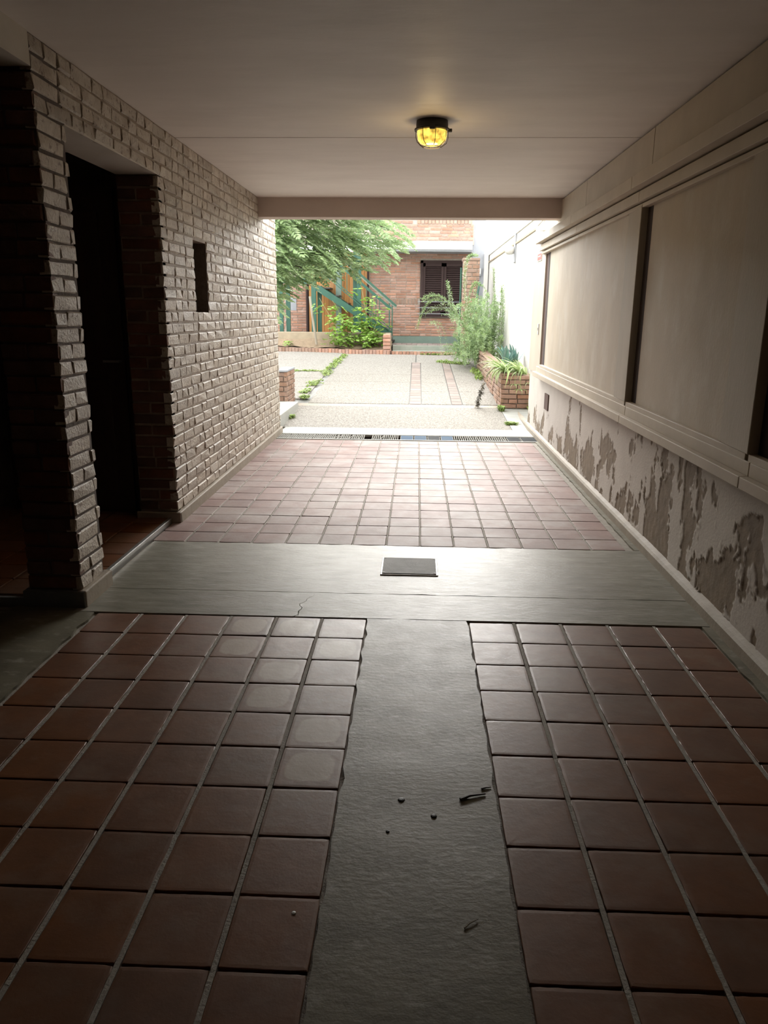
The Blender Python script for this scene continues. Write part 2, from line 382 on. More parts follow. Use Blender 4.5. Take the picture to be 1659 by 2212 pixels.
# ================================================================== LEFT WALL
wl = struct(MB().box(-1.86,-1.606,3.67,4.92,2.21,ZC+.1).box(-1.86,-1.606,4.93,5.62,.0,ZC+.1).box(-1.86,-1.606,5.62,5.965,.0,1.37).box(-1.86,-1.606,5.62,5.965,1.885,ZC+.1)
            .box(-1.86,-1.606,5.965,8.9,-.0,ZC+.1).obj('wall_left', [M_paintmortar, M_dark]))
R1 = random.Random(3)
lay = brick_layout(3.395, 8.905, .075, 2.49, .0731, .228, .011, R1, holes=[(3.67,4.92,0,2.21),(5.62,5.965,1.37,1.885)], halves=.45)
brick_wall(wl, lay, -1.6, '+x', M_paintbrick, M_paintbrick_s, limit=300, near=lambda b: b[0], seed=2, proud=.002, jit=.05, variants=brick_variants(M_paintbrick, 10, .06, 2, (.02,.10), .03))
box('slit_dark_liner', -1.86, -1.6045, 5.958, 5.966, 1.372, 1.883, M_baremortar, wl)  # bare mortar liner, dark tone paints the slit's unlit side
# plastered soffit over the doorway
box('soffit', -1.86, -1.603, 3.67, 4.92, 2.20, 2.213, M_lintel, wl)
# bare-brick faces turned to the camera
wp = struct(MB().box(-1.86,-1.606,3.402,3.66,0,ZC+.1).obj('wall_pillar', M_baremortar))
lay = brick_layout(-1.862, -1.603, .08, 2.35, .0731, .235, .012, random.Random(5), halves=.25)
brick_wall(wp, lay, 3.39, '-y', M_bare, M_bare, seed=4, proud=.003)
lay = brick_layout(3.395, 3.66, .08, 2.35, .0731, .235, .012, random.Random(6), halves=.25)
stf = brick_variants(M_bare, 3, seed=9)
wr_ = struct(MB().box(-1.86,-1.606,4.932,4.99,0,2.2).obj('wall_reveal', M_baremortar))
lay = brick_layout(-1.862, -1.603, .08, 2.2, .0731, .235, .012, random.Random(8), halves=.25)
brick_wall(wr_, lay, 4.92, '-y', M_bare, M_bare, seed=6, proud=.003)
# end of the wall towards the courtyard
# skirting (cement)
struct(MB().box(-1.62,-1.578,4.90,8.93,-.01,.072).box(-1.88,-1.578,4.895,4.925,-.01,.072).obj('baseboard_left', M_skirt, bevel=.006))
struct(MB().box(-1.62,-1.575,3.372,3.70,-.01,.082).obj('baseboard_pillar', M_skirt, bevel=.006))
struct(MB().box(-1.885,-1.58,3.365,3.40,-.01,.080).box(-1.885,-1.84,3.40,3.70,-.01,.080).obj('baseboard_front', M_skirtd, bevel=.006))
# hall behind: raised floor, back walls, ceiling
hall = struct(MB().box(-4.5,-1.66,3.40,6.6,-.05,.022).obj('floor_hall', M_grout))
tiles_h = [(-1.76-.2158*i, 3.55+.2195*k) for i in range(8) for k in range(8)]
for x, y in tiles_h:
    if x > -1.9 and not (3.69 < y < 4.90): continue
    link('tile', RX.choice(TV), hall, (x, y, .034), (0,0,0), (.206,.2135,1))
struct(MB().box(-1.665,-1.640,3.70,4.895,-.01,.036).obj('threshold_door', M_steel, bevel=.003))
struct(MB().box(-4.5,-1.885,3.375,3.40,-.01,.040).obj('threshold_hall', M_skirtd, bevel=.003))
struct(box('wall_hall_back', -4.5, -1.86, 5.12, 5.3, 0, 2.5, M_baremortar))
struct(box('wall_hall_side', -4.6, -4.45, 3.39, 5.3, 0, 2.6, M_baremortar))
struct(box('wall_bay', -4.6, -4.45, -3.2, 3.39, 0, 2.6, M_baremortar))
struct(MB().box(-3.6,-1.9,5.45,5.5,0,2.6).box(-3.6,-3.5,5.5,8.85,0,2.6).box(-3.6,-1.86,8.8,8.9,0,2.6).box(-3.6,-1.86,5.3,8.9,2.5,2.6).box(-3.6,-1.86,5.3,8.9,-.05,.02).obj('wall_added_shaft', M_baremortar))  # unseen closed shell added so the slit opens onto darkness
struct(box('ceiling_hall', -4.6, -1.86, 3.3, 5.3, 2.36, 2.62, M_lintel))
struct(MB().box(-1.86,-1.606,5.0,5.30,0,.0).obj('trim_1', M_dark)) if False else None
dr = struct(thing('door_1', '', '', (-2.35, 5.08, 0)))
for k in ('label', 'category'): del dr[k]
MB().box(-2.80,-1.885,5.06,5.12,.03,2.20).obj('door_frame', M_darkwood, dr)
leaf = MB().box(-2.74,-1.935,5.03,5.065,.04,2.14).obj('door_leaf', M_darkwood, dr)
for z0, z1 in ((.18,.95),(1.2,2.0)): MB().box(-2.62,-2.04,5.02,5.035,z0,z1).obj('door_panel', M_darkwood, leaf, bevel=.008)
MB().bar((-1.955,4.985,1.07),(-2.06,4.985,1.07),.014).bar((-1.96,5.03,1.07),(-1.96,4.98,1.07),.014).obj('door_handle', M_steel, leaf)

# side bay with lower plastered slab
struct(MB().box(-4.6,-1.6,-3.2,3.39,2.36,2.70).obj('lintel_left', M_lintel))

# ================================================================== CEILING + BEAM
struct(MB().box(-1.63,1.6,-3.2,5.331,ZC,ZC+.2).box(-1.63,1.6,5.344,8.2,ZC,ZC+.2).obj('ceiling', M_plaster))
struct(box('trim_joint_shade', -1.63, 1.42, 5.325, 5.35, ZC+.004, ZC+.03, M_dark))  # dark strip inside the ceiling gap, painting its shade
struct(MB().box(-1.63,1.42,7.98,8.19,2.305,2.56).obj('beam', M_beam, bevel=.006))
struct(box('wall_back', -4.6, 1.6, -3.3, -3.1, 0, 2.6, M_baremortar))
struct(MB().box(-5,3.2,-3.3,8.2,2.7,5.6).obj('added_upper_mass', M_lintel))  # unseen building mass added above the passage to block sky light

# ceiling lamp
lp = thing('ceiling_lamp', 'round bulkhead lamp with glowing yellow glass and wire guard on ceiling', 'lamp', (.066, 4.90, 2.49))
LX, LY = .066, 4.90
MB().lathe([(.0,2.49),(.092,2.49),(.094,2.47),(.094,2.45),(.104,2.445),(.104,2.437),(.09,2.434),(.0,2.434)], 40, LX, LY).obj('base', M_black, lp)
glass = bpy.data.materials.new('lit yellow glass'); glass.use_nodes = True
gb = glass.node_tree.nodes['Principled BSDF']; gb.inputs['Base Color'].default_value = (.75,.50,.08,1); gb.inputs['Roughness'].default_value = .15
gb.inputs['Emission Color'].default_value = (1,.62,.10,1)
gn = glass.node_tree.nodes.new('ShaderNodeTexNoise'); gn.inputs['Scale'].default_value = 28
gm = glass.node_tree.nodes.new('ShaderNodeMapRange'); gm.inputs[1].default_value = .3; gm.inputs[2].default_value = .7; gm.inputs[3].default_value = .12; gm.inputs[4].default_value = .75
gg = glass.node_tree.nodes.new('ShaderNodeNewGeometry')
glass.node_tree.links.new(gg.outputs['Position'], gn.inputs['Vector']); glass.node_tree.links.new(gn.outputs[0], gm.inputs[0]); glass.node_tree.links.new(gm.outputs[0], gb.inputs['Emission Strength'])
MB().lathe([(.088,2.436),(.087,2.41),(.082,2.385),(.068,2.368),(.04,2.358),(.0001,2.356)], 40, LX, LY).obj('glass_dome', glass, lp, smooth=True)
for k in range(8):
    a = 2*PI*k/8+.2; c, s = math.cos(a), math.sin(a)
    MB().tube([(LX+c*r, LY+s*r, z) for r, z in ((.098,2.437),(.097,2.40),(.088,2.372),(.06,2.352),(.045,2.349))], .0022, n=6).obj('guard_wire', M_black, lp)
MB().tube([(LX+.048*math.cos(t*PI/8), LY+.048*math.sin(t*PI/8), 2.349) for t in range(17)], .0024, n=6).obj('guard_ring', M_black, lp)
MB().box(LX-.016,LX+.016,LY-.112,LY-.095,2.425,2.452).obj('clip', M_black, lp, bevel=.003)
MB().box(LX+.095,LX+.118,LY-.012,LY+.012,2.43,2.447).obj('clip', M_black, lp, bevel=.003)
ld = bpy.data.lights.new('lamp_bulb', 'POINT'); lb = bpy.data.objects.new('lamp_bulb', ld); COL.objects.link(lb)
lb.parent = lp; lb.location = (0, 0, -.165); ld.energy = .8; ld.color = (1,.72,.35); ld.shadow_soft_size = .06

# ================================================================== RIGHT WALL
# lower plaster with peeling paint: relief grid
wr = struct(MB().box(1.425,1.7,-3.2,9.65,-.02,2.50).obj('wall_right', M_skirt))
Mp = bpy.data.materials.new('peeling paint'); Mp.use_nodes = True
n = Mp.node_tree.nodes; L = Mp.node_tree.links; b = n['Principled BSDF']; b.inputs['Roughness'].default_value = .7
at = n.new('ShaderNodeAttribute'); at.attribute_name = 'peel'
geo = n.new('ShaderNodeNewGeometry')
def nz(sc, det=5):
    t = n.new('ShaderNodeTexNoise'); t.inputs['Scale'].default_value = sc; t.inputs['Detail'].default_value = det; L.new(geo.outputs['Position'], t.inputs['Vector']); return t.outputs['Fac']
def mx(f, a, bb):
    x = n.new('ShaderNodeMix'); x.data_type = 'RGBA'; L.new(f, x.inputs[0])
    for k, v in ((6, a), (7, bb)):
        if isinstance(v, tuple): x.inputs[k].default_value = (*v, 1)
        else: L.new(v, x.inputs[k])
    return x.outputs[2]
paint = mx(nz(5), (.56,.51,.45), (.44,.395,.35)); bare_ = mx(nz(11), (.11,.075,.045), (.27,.205,.135))
L.new(mx(at.outputs['Fac'], paint, bare_), b.inputs['Base Color'])
bp = n.new('ShaderNodeBump'); bp.inputs['Strength'].default_value = .18; bp.inputs['Distance'].default_value = .008; L.new(nz(70), bp.inputs['Height']); L.new(bp.outputs[0], b.inputs['Normal'])
def peelval(y, z):
    v = noise.fractal(Vector((y*4.6+3, z*3.4, 1.3)), .75, 2.1, 6)
    v += .38*noise.noise(Vector((y*17, z*5.0, 4.0)))
    zc = .25 if y < 5.8 else .17
    hw = .25 if y < 5.8 else .16
    if 4.0 < y < 4.9: zc += .08; hw += .10
    g = 1-((z-zc)/hw)**2
    v += .30*max(g, -1.6)+ (-.19 if y < 5.8 else -.20)
    if y > 7.6: v -= .12
    return v
y0, y1, z0, z1, st = 1.2, 9.65, .03, .73, .0085
ny, nzz = int((y1-y0)/st), int((z1-z0)/st)
mb = MB(); att = []
for j in range(nzz+1):
    z = z0+(z1-z0)*j/nzz
    for i in range(ny+1):
        y = y0+(y1-y0)*i/ny; v = peelval(y, z)
        t = min(1, max(0, (v-.0)/.04)); paintt = .0045+.006*max(0, 1-abs(v)/.07)*(v < 0)*(.5+noise.noise(Vector((y*8, z*8, 9))))
        x = 1.424-paintt*(1-t)-.0015*t*(.5+noise.noise(Vector((y*22, z*22, 2)))) - .0015*noise.noise(Vector((y*5, z*5, 3)))
        mb.v.append((x, y, z)); att.append(t)
for j in range(nzz):
    for i in range(ny):
        a = j*(ny+1)+i; mb.f.append((a, a+ny+1, a+ny+2, a+1)); mb.m.append(0)
pm = mb.mesh('peeling_plaster', Mp, smooth=True)
a_ = pm.attributes.new('peel', 'FLOAT', 'POINT'); a_.data.foreach_set('value', att)
link('peeling_plaster', pm, wr)
# skirting with sloped top
mb = MB(); pr = [(1.386,-.01),(1.386,.048),(1.396,.062),(1.43,.078),(1.43,-.01)]
for y in (-3.1, 11.2): mb.v += [(x, y, z) for x, z in pr]
for i in range(5): mb.f.append((i, (i+1) % 5, (i+1) % 5+5, i+5)); mb.m.append(0)
mb.f += [(4,3,2,1,0),(5,6,7,8,9)]; mb.m += [0,0]
struct(mb.obj('baseboard_right', M_skirt))
# pier at the end, panels, pilaster bands
struct(MB().box(1.402,1.43,8.83,9.65,.73,2.50).obj('wall_pier', M_band))
struct(MB().box(1.418,1.43,8.64,8.84,.83,2.06).obj('trim_slot', M_recess))
MB().box(1.408,1.4255,8.17,8.40,.39,.56).obj('vent_recess', M_recess, wr)
def tilted(name, ya, yb, xa, xb, z0, z1, M, parent, th=.02, bevel=.004):
    mb = MB(); mb.v = [(xa,ya,z0),(xa+th,ya,z0),(xb+th,yb,z0),(xb,yb,z0),(xa,ya,z1),(xa+th,ya,z1),(xb+th,yb,z1),(xb,yb,z1)]
    mb.f = [(0,3,2,1),(4,5,6,7),(0,1,5,4),(1,2,6,5),(2,3,7,6),(3,0,4,7)]; mb.m = [0]*6
    return mb.obj(name, M, parent, bevel=bevel)
J = [-.73, 1.19, 3.11, 5.02, 8.66]
for a, b in zip(J[:-1], J[1:]):
    p = struct(link('panel', None, None, (1.4, a, .83)))
    # field panel, its near end standing proud behind the pilaster band
    tilted('panel_field', a+.30, b-.0, 1.392, 1.412, .83, 2.06, M_panel, p, th=.03)
    tilted('pilaster', a+.02, a+.345, 1.366, 1.376, .845, 2.05, M_band, p, th=.05)
    box('painted_shadow_gap', 1.41, 1.43, b-.08, b+.02, .82, 2.06, M_dark, p)  # near-black strip paints the shade in the gap between panels
    box('base_ledge', 1.376, 1.43, a+.06, b+.03, .80, .846, M_mold, p, bevel=.003)
# sill boards and cornices in lengths
JS = [-.73, 1.19, 3.11, 5.03, 8.9]; JC = [-.73, 1.19, 3.11, 5.05, 6.95, 8.35, 8.95]
sill = struct(link('trim_sill', None, None, (1.4, 0, .7)))
for a, b in zip(JS[:-1], JS[1:]):
    box('sill_board', 1.336, 1.43, a+.003, b-.003, .708, .758, M_mold, sill, bevel=.003)
    box('sill_riser', 1.372, 1.43, a+.003, b-.003, .757, .816, M_mold, sill, bevel=.003)
corn = struct(link('trim_cornice', None, None, (1.4, 0, 2.2)))
for a, b in zip(JC[:-1], JC[1:]):
    box('cornice_upper', 1.294, 1.43, a+.003, b-.003, 2.142, 2.214, M_mold, corn, bevel=.003)
    box('cornice_lower', 1.346, 1.43, a+.003, b-.003, 2.070, 2.131, M_mold, corn, bevel=.003)
    box('cornice_ledge', 1.370, 1.43, a+.003, b-.003, 2.036, 2.061, M_mold, corn, bevel=.003)
JF = [-3.1, -1.0, 1.0, 3.1, 4.99, 6.85, 8.2, 9.65]
fr = struct(link('trim_frieze', None, None, (1.4, 0, 2.4)))
for a, b in zip(JF[:-1], JF[1:]): box('frieze_board', 1.392, 1.43, a+.005, b-.005, 2.20, 2.478, M_mold, fr, bevel=.003)

# small things on the pier
sg = thing('notice_sign', 'small white printed notice with red foot on the pier', 'sign', (1.40, 9.25, 2.1))
box('sign_board', 1.395, 1.402, 9.10, 9.40, 1.985, 2.245, M_whitep, sg)
for k in range(6): box('text_line', 1.3935, 1.3955, 9.13, 9.36-.03*(k % 2), 2.205-.024*k, 2.215-.024*k, M_ink, sg)
box('red_band', 1.3935, 1.3955, 9.11, 9.39, 1.995, 2.065, M_red, sg)
box('text_line', 1.392, 1.394, 9.16, 9.34, 2.03, 2.042, M_whitep, sg)
bl = thing('door_bell', 'narrow white push plate on the pier below the notice', 'switch', (1.4, 9.05, 1.22))
box('plate', 1.392, 1.402, 9.02, 9.08, 1.165, 1.285, M_whitep, bl, bevel=.003); box('button', 1.388, 1.393, 9.04, 9.06, 1.21, 1.24, M_steel, bl)
cb = MB().tube([(1.385, 8.95, 2.42), (1.36, 9.3, 2.37), (1.37, 9.15, 2.31), (1.395, 8.9, 2.29)], .008, n=8).obj('cable', M_whitep); tag(cb, 'loose white cable looping from the cornice end at the pier', 'cable')

# ================================================================== DRAIN CHANNEL
struct(MB().box(-1.62,1.43,8.50,8.53,-.12,-.001).box(-1.62,1.43,8.86,9.3,-.12,.0).box(-1.62,1.43,8.5,8.9,-.2,-.12).box(-1.6,1.4,8.531,8.534,-.12,-.03,1).box(-1.6,1.4,8.856,8.859,-.12,-.03,1).box(-1.6,1.4,8.531,8.859,-.121,-.115,1).obj('drain_channel', [M_light_conc, M_dark]))  # dark inner liners paint the shade down in the channel
def gx(px): return (px-901.5)/1634*8.98
gr = thing('channel_grate', 'long row of rusty floor grate bars over the drain channel', 'grate', (0, 8.69, 0))
gr['label'] = 'pale metal bar grate over drain channel across the passage mouth'
MB().box(-1.6,1.4,8.528,8.545,-.03,-.004).box(-1.6,1.4,8.845,8.862,-.03,-.004).obj('rail', M_grate, gr)
nb = 0
for (pa, pb, step) in ((603, 784, 3.9), (786, 798, 4), (812, 868, 4.1), (985, 1092, 4.4)):
    x = pa
    while x < pb:
        X = gx(x); tl = RX.uniform(-.004, .004)+(.02 if RX.random() < .06 else 0)
        MB().bar((X-tl, 8.545, -.012), (X+tl, 8.845, -.012), .0085, .018).obj('bar', M_grate, gr); nb += 1; x += step
for k, (pa, pb, mm) in enumerate(((872,897,M_bluegrey),(901,925,M_bluegrey),(929,953,M_blackglass),(957,981,M_bluegrey),(1096,1121,M_blackglass),(1125,1156,M_blackglass))):
    nm = ['first blue-grey solid block from the left in the drain row', 'second blue-grey solid block from the left in the drain row', 'dark grey solid block between two blue-grey ones in the drain row',
          'blue-grey solid block beside the right run of grate bars', 'dark solid block just right of the last grate bars', 'dark solid block at the right end of the drain beside wall'][k]
    t = thing('drain_block', nm, 'drain cover', (gx((pa+pb)/2), 8.69, 0), 'solid covers in the drain row')
    box('frame', gx(pa)-.006, gx(pb)+.006, 8.545, 8.845, -.02, -.008, M_grate, t); box('plate', gx(pa), gx(pb), 8.555, 8.835, -.01, -.003, mm, t, bevel=.002)

# ================================================================== COURTYARD GROUND
S, Y0 = .06, 9.4
def gz(y): return max(0, S*(y-Y0))
def sbox(name, x0, x1, y0, y1, M, parent, top=.0, th=.05, x0b=None, x1b=None):
    x0b = x0 if x0b is None else x0b; x1b = x1 if x1b is None else x1b; mb = MB()
    mb.v = [(x0,y0,gz(y0)-th),(x1,y0,gz(y0)-th),(x1b,y1,gz(y1)-th),(x0b,y1,gz(y1)-th),(x0,y0,gz(y0)+top),(x1,y0,gz(y0)+top),(x1b,y1,gz(y1)+top),(x0b,y1,gz(y1)+top)]
    mb.f = [(0,3,2,1),(4,5,6,7),(0,1,5,4),(1,2,6,5),(2,3,7,6),(3,0,4,7)]; mb.m = [0]*6
    return mb.obj(name, M, parent, bevel=.004)
cg = struct(MB().obj('courtyard_ground', M_stone)) if False else None
mbg = MB(); ys = [8.9, 9.4, 19.4]
for y in ys: mbg.v += [(-8.5, y, gz(y)-.018), (1.75, y, gz(y)-.018)]
mbg.f = [(0,1,3,2),(2,3,5,4)]; mbg.m = [0,0]; cg = struct(mbg.obj('courtyard_ground', M_skirtd))
sbox('lip', -1.62, 1.43, 8.87, 9.37, M_light_conc, cg, .002)
sbox('apron_slab', -1.72, 1.20, 9.38, 10.88, M_agg, cg)
sbox('white_slab', 1.205, 1.75, 9.38, 10.84, M_light_conc, cg, .002)
sbox('joint_strip', -1.78, 1.25, 10.89, 11.10, M_skirt, cg, -.004)
ry = [11.11, 12.27, 13.25, 14.15, 15.92, 17.4]
for a, b in zip(ry[:-1], ry[1:]):
    if b < 17: 
        sbox('aggregate_slab', -1.58, -.10, a+.008, b-.008, M_agg, cg)
        sbox('aggregate_slab', .09, .52, a+.008, b-.008, M_agg, cg)
        sbox('aggregate_slab', .69, 1.24, a+.008, b-.008, M_agg, cg)
    else:
        sbox('aggregate_slab', -1.58, -.02, a+.008, b-.008, M_agg, cg); sbox('aggregate_slab', -.0, 1.7, a+.008, b-.008, M_agg, cg)
    sbox('aggregate_slab', -3.3, -1.68, a+.35, b+.33, M_agg, cg); sbox('aggregate_slab', -5.0, -3.33, a+.35, b+.33, M_agg, cg)
y = 11.12
while y < 15.85:
    sbox('paver', -.088, .078, y, y+.23, M_pave, cg, .001); sbox('paver', .532, .678, y, y+.23, M_pave, cg, .001); y += .245

# right boundary wall and bits
wb = struct(MB().box(1.68,1.9,9.65,19.4,-.1,2.72).box(1.66,1.92,9.65,19.4,2.72,2.78).obj('wall_courtyard', M_white)); struct(box('wall_return', 1.43, 1.9, 9.6, 9.65, -.1, 2.5, M_white))
struct(MB().box(1.66,1.68,9.7,19.2,2.55,2.58).obj('trim_conduit', M_stone))
wlmp = thing('wall_lamp', 'round white wall lamp on grey bracket on the courtyard wall', 'lamp', (1.68, 13.9, 2.45))
box('bracket', 1.655, 1.68, 13.82, 13.98, 2.25, 2.72, M_greywall, wlmp, bevel=.005)
MB().lathe([(.0001,2.38),(.05,2.385),(.085,2.42),(.09,2.46),(.07,2.51),(.0001,2.53)], 24, 1.58, 13.9).obj('globe', M_whitep, wlmp, smooth=True)
MB().bar((1.66,13.9,2.45),(1.60,13.9,2.45),.03).obj('arm', M_greywall, wlmp)

# left planter + plinth
def brickbox(name, lab, x0, x1, y0, y1, z0f, zt, facesel, M=M_pbrick, course=.067, length=.20, seed=1, cap=True, group=None):
    t = thing(name, lab, 'planter', ((x0+x1)/2, (y0+y1)/2, z0f), group)
    return t
pl = thing('brick_planter', 'small square brick planter on a cement plinth beside left wall', 'planter', (-2.15, 11.0, .1))
MB().box(-2.6,-1.83,10.72,11.36,.02,.56).obj('core', M_cmortar, pl)
brick_wall(pl, brick_layout(-2.6,-1.82,.09,.575,.069,.20,.012,random.Random(1),halves=0), 10.70, '-y', M_pbrick, M_pbrick, seed=11, depth=.04)
brick_wall(pl, brick_layout(10.70,11.38,.09,.575,.069,.14,.012,random.Random(2),halves=.1), -1.815, '+x', M_pbrick, M_pbrick, seed=12, depth=.04)
MB().box(-2.6,-1.81,10.69,10.86,.572,.60).box(-1.99,-1.81,10.86,11.39,.572,.60).obj('coping', M_greywall, pl, bevel=.006)
MB().box(-2.5,-1.99,10.86,11.36,.54,.55).obj('soil', M_soil, pl)
struct(MB().box(-2.7,-1.66,9.25,10.70,-.05,.165).obj('trim_plinth', M_light_conc, bevel=.01))
# right planter
p2 = thing('brick_planter', 'long low brick planter along the courtyard wall behind the pier', 'planter', (1.45, 12.8, .2))
MB().box(1.215,1.66,10.83,15.3,0,.53).obj('core', M_cmortar, p2)
brick_wall(p2, brick_layout(1.20,1.67,.095,.56,.066,.22,.012,random.Random(3),halves=.1), 10.80, '-y', M_cbrick, M_cbrick, seed=13, depth=.04, proud=.006)
lay = [b for b in brick_layout(10.80,15.3,.10,.70,.066,.22,.012,random.Random(4),halves=.1) if b[1] > gz(b[0])-.02 and b[1] < .57+.03*(b[0]-10.8)]
brick_wall(p2, lay, 1.195, '-x', M_pbrick, M_pbrick, seed=14, depth=.04, proud=.006)
mb = MB(); mb.v = [(1.19,10.79,.555),(1.36,10.79,.555),(1.36,15.32,.69),(1.19,15.32,.69),(1.19,10.79,.58),(1.36,10.79,.58),(1.36,15.32,.715),(1.19,15.32,.715)]
mb.f = [(0,3,2,1),(4,5,6,7),(0,1,5,4),(1,2,6,5),(2,3,7,6),(3,0,4,7)]; mb.m = [0]*6; mb.obj('coping', M_pbrick, p2, bevel=.008)
MB().box(1.33,1.665,10.9,15.2,.5,.545).obj('soil', M_soil, p2)

# ================================================================== HOUSE
HY = 19.2
hw = struct(MB().box(-8.5,1.3,HY+.012,HY+.3,.3,2.8).box(-8.5,1.3,18.912,19.3,2.95,3.75).obj('wall_house', M_cmortar))
HN = lambda b: (b[0]-.2)**2
holes = [(.05,1.20,1.28,2.62)]
lay = brick_layout(-1.16,1.30,.83,1.58,.0642,.235,.013,random.Random(11),holes,.1)+brick_layout(-1.16,1.30,1.725,2.78,.0642,.235,.013,random.Random(12),holes,.1)
brick_wall(hw, lay, HY, '-y', M_cbrick, M_cbrick_s, limit=0, seed=21, depth=.04, proud=.004)
sold = [(x*.078-1.12, 1.652, .064, .128) for x in range(15)]
brick_wall(hw, sold, HY-.004, '-y', M_pbrick, M_pbrick, seed=22, depth=.04)
lay = brick_layout(-1.12,1.27,2.97,3.40,.076,.25,.015,random.Random(13),(),.3)
brick_wall(hw, lay, 18.9, '-y', M_cbrick, M_cbrick, limit=280, seed=23, depth=.04)
brick_wall(hw, [(-.0+.085*k, 3.475, .07, .13) for k in range(15)]+[(-1.05+.26*k, 3.45, .24, .06) for k in range(4)], 18.89, '-y', M_cbrick, M_cbrick, seed=24, depth=.04)
lay = brick_layout(-3.2,-2.72,.85,2.2,.0642,.235,.013,random.Random(14),(),.1)
lay += brick_layout(-8.0,-3.25,.85,2.78,.0642,.235,.013,random.Random(15),(),.1)
brick_wall(hw, lay, HY, '-y', M_cbrick, M_cbrick_s, limit=0, seed=25, depth=.04)
struct(MB().box(-1.25,1.24,18.42,19.2,2.80,2.985).obj('canopy_slab', M_fascia, bevel=.006))
struct(MB().box(-1.25,1.24,18.46,19.2,2.765,2.80).obj('trim_drip', M_greywall))
# window with louvred shutters
wn = struct(link('window_1', None, None, (.6, HY, 1.29)))
MB().box(.06,.12,HY-.075,HY+.01,1.29,2.61).box(1.12,1.18,HY-.075,HY+.01,1.29,2.61).box(.06,1.18,HY-.075,HY+.01,2.55,2.61).box(.06,1.18,HY-.075,HY+.01,1.29,1.34).box(.10,1.14,HY-.003,HY+.011,1.3,2.6).obj('window_frame', M_brown, wn)
for sx in (.12, .625):
    sh = MB().box(sx,sx+.055,HY-.06,HY-.005,1.34,2.55).box(sx+.44,sx+.495,HY-.06,HY-.005,1.34,2.55).box(sx,sx+.495,HY-.06,HY-.005,2.47,2.55).box(sx,sx+.495,HY-.06,HY-.005,1.34,1.42).obj('shutter', M_brown, wn)
    for k in range(21): MB().bar((sx+.055,HY-.032,1.445+k*.05),(sx+.44,HY-.032,1.445+k*.05),.046,.009,(0,-.7,.7)).obj('slat', M_brown, sh)
for z in (1.37, 1.51, 1.65): MB().tube([(-.0,HY-.10,z),(1.2,HY-.10,z)], .009, n=6).obj('guard_bar', M_greywall, wn)
# timber cladding to the left
tc_ = struct(MB().box(-2.70,-1.18,HY+.0,HY+.012,.83,2.8).obj('wall_timber', M_dark))
x = -2.66
while x < -1.26:
    wd = .118; MB().box(x,x+wd,HY-.03,HY+.002,.84,2.79).obj('plank', M_orange, tc_); x += wd+.006
box('edge_post', -1.235, -1.185, HY-.05, HY+.01, .84, 2.79, M_brown, tc_); box('edge_post', -2.735, -2.69, HY-.05, HY+.01, .84, 2.3, M_brown, tc_)
up_ = struct(MB().box(-3.4,-1.15,18.95,19.0,2.95,3.75).obj('wall_timber_upper', M_dark))
x = -3.3
while x < -1.25: MB().box(x,x+.14,18.92,18.952,2.96,3.7).obj('plank', M_orange, up_); x += .147
struct(MB().box(-3.19,-2.98,HY-.006,HY+.0,1.42,1.72).obj('trim_patch', M_greywall))
# grey pier + brick pillar, pipes, meter
struct(MB().box(1.285,1.56,19.0,19.4,.3,4.6).obj('wall_grey', M_greywall))
struct(MB().box(1.56,1.66,18.9,19.4,.3,2.75).obj('wall_corner', M_white))
pp = thing('brick_pillar', 'free-standing brick pillar beside the shuttered window', 'pillar', (1.16, 17.6, .5))
MB().box(.99,1.335,17.46,17.8,.4,2.50).obj('core', M_cmortar, pp)
brick_wall(pp, brick_layout(.975,1.345,.50,2.50,.084,.20,.014,random.Random(31),(),.1), 17.44, '-y', M_pbrick, M_pbrick, seed=31, depth=.04)
MB().box(.972,1.348,17.43,17.83,2.50,2.56).obj('cap', M_pbrick, pp, bevel=.01)
gp = MB().tube([(1.34,17.3,2.05),(1.29,17.2,1.7),(1.22,17.1,1.25),(1.2,17.1,.5)], .022, n=8).obj('downpipe', M_green); tag(gp, 'slanting green pipe in front of the brick pillar', 'pipe')
gp = MB().tube([(.945,17.5,.5),(.945,17.5,2.36)], .02, n=8).obj('green_post', M_green); tag(gp, 'thin dark green post against the left side of the brick pillar', 'post')
mt = thing('meter_box', 'small grey meter box on the grey pier above the shrub', 'box', (1.45, 18.98, 2.3))
box('case', 1.40, 1.50, 18.93, 19.0, 2.25, 2.44, M_greywall, mt, bevel=.006); box('lid', 1.41, 1.49, 18.92, 18.932, 2.29, 2.42, M_whitep, mt, bevel=.003)
MB().tube([(1.45,18.96,2.25),(1.45,18.96,.9)], .012, n=6).obj('conduit', M_greywall, mt)

# steps
stp = struct(MB().box(-.56,1.66,17.42,18.0,.3,.545).obj('steps', M_mossstep, bevel=.01))
for k in range(27): MB().box(-.56+k*.082,-.56+k*.082+.072,17.39,17.43,.46,.55).obj('brick', M_cbrick, stp)
MB().box(-.56,1.66,17.95,19.2,.4,.655).obj('step_block', M_mossstep, stp, bevel=.01)
for r in range(4):
    for k in range(9): MB().box(-.54+k*.245-.12*(r % 2)+.06,-.54+k*.245+.23-.12*(r % 2)+.06,18.05+r*.25,18.28+r*.25,.64,.672).obj('brick', M_pave, stp, bevel=.004)
MB().box(-.6,1.3,19.1,19.2,.66,.83).obj('plinth', M_sage, stp)

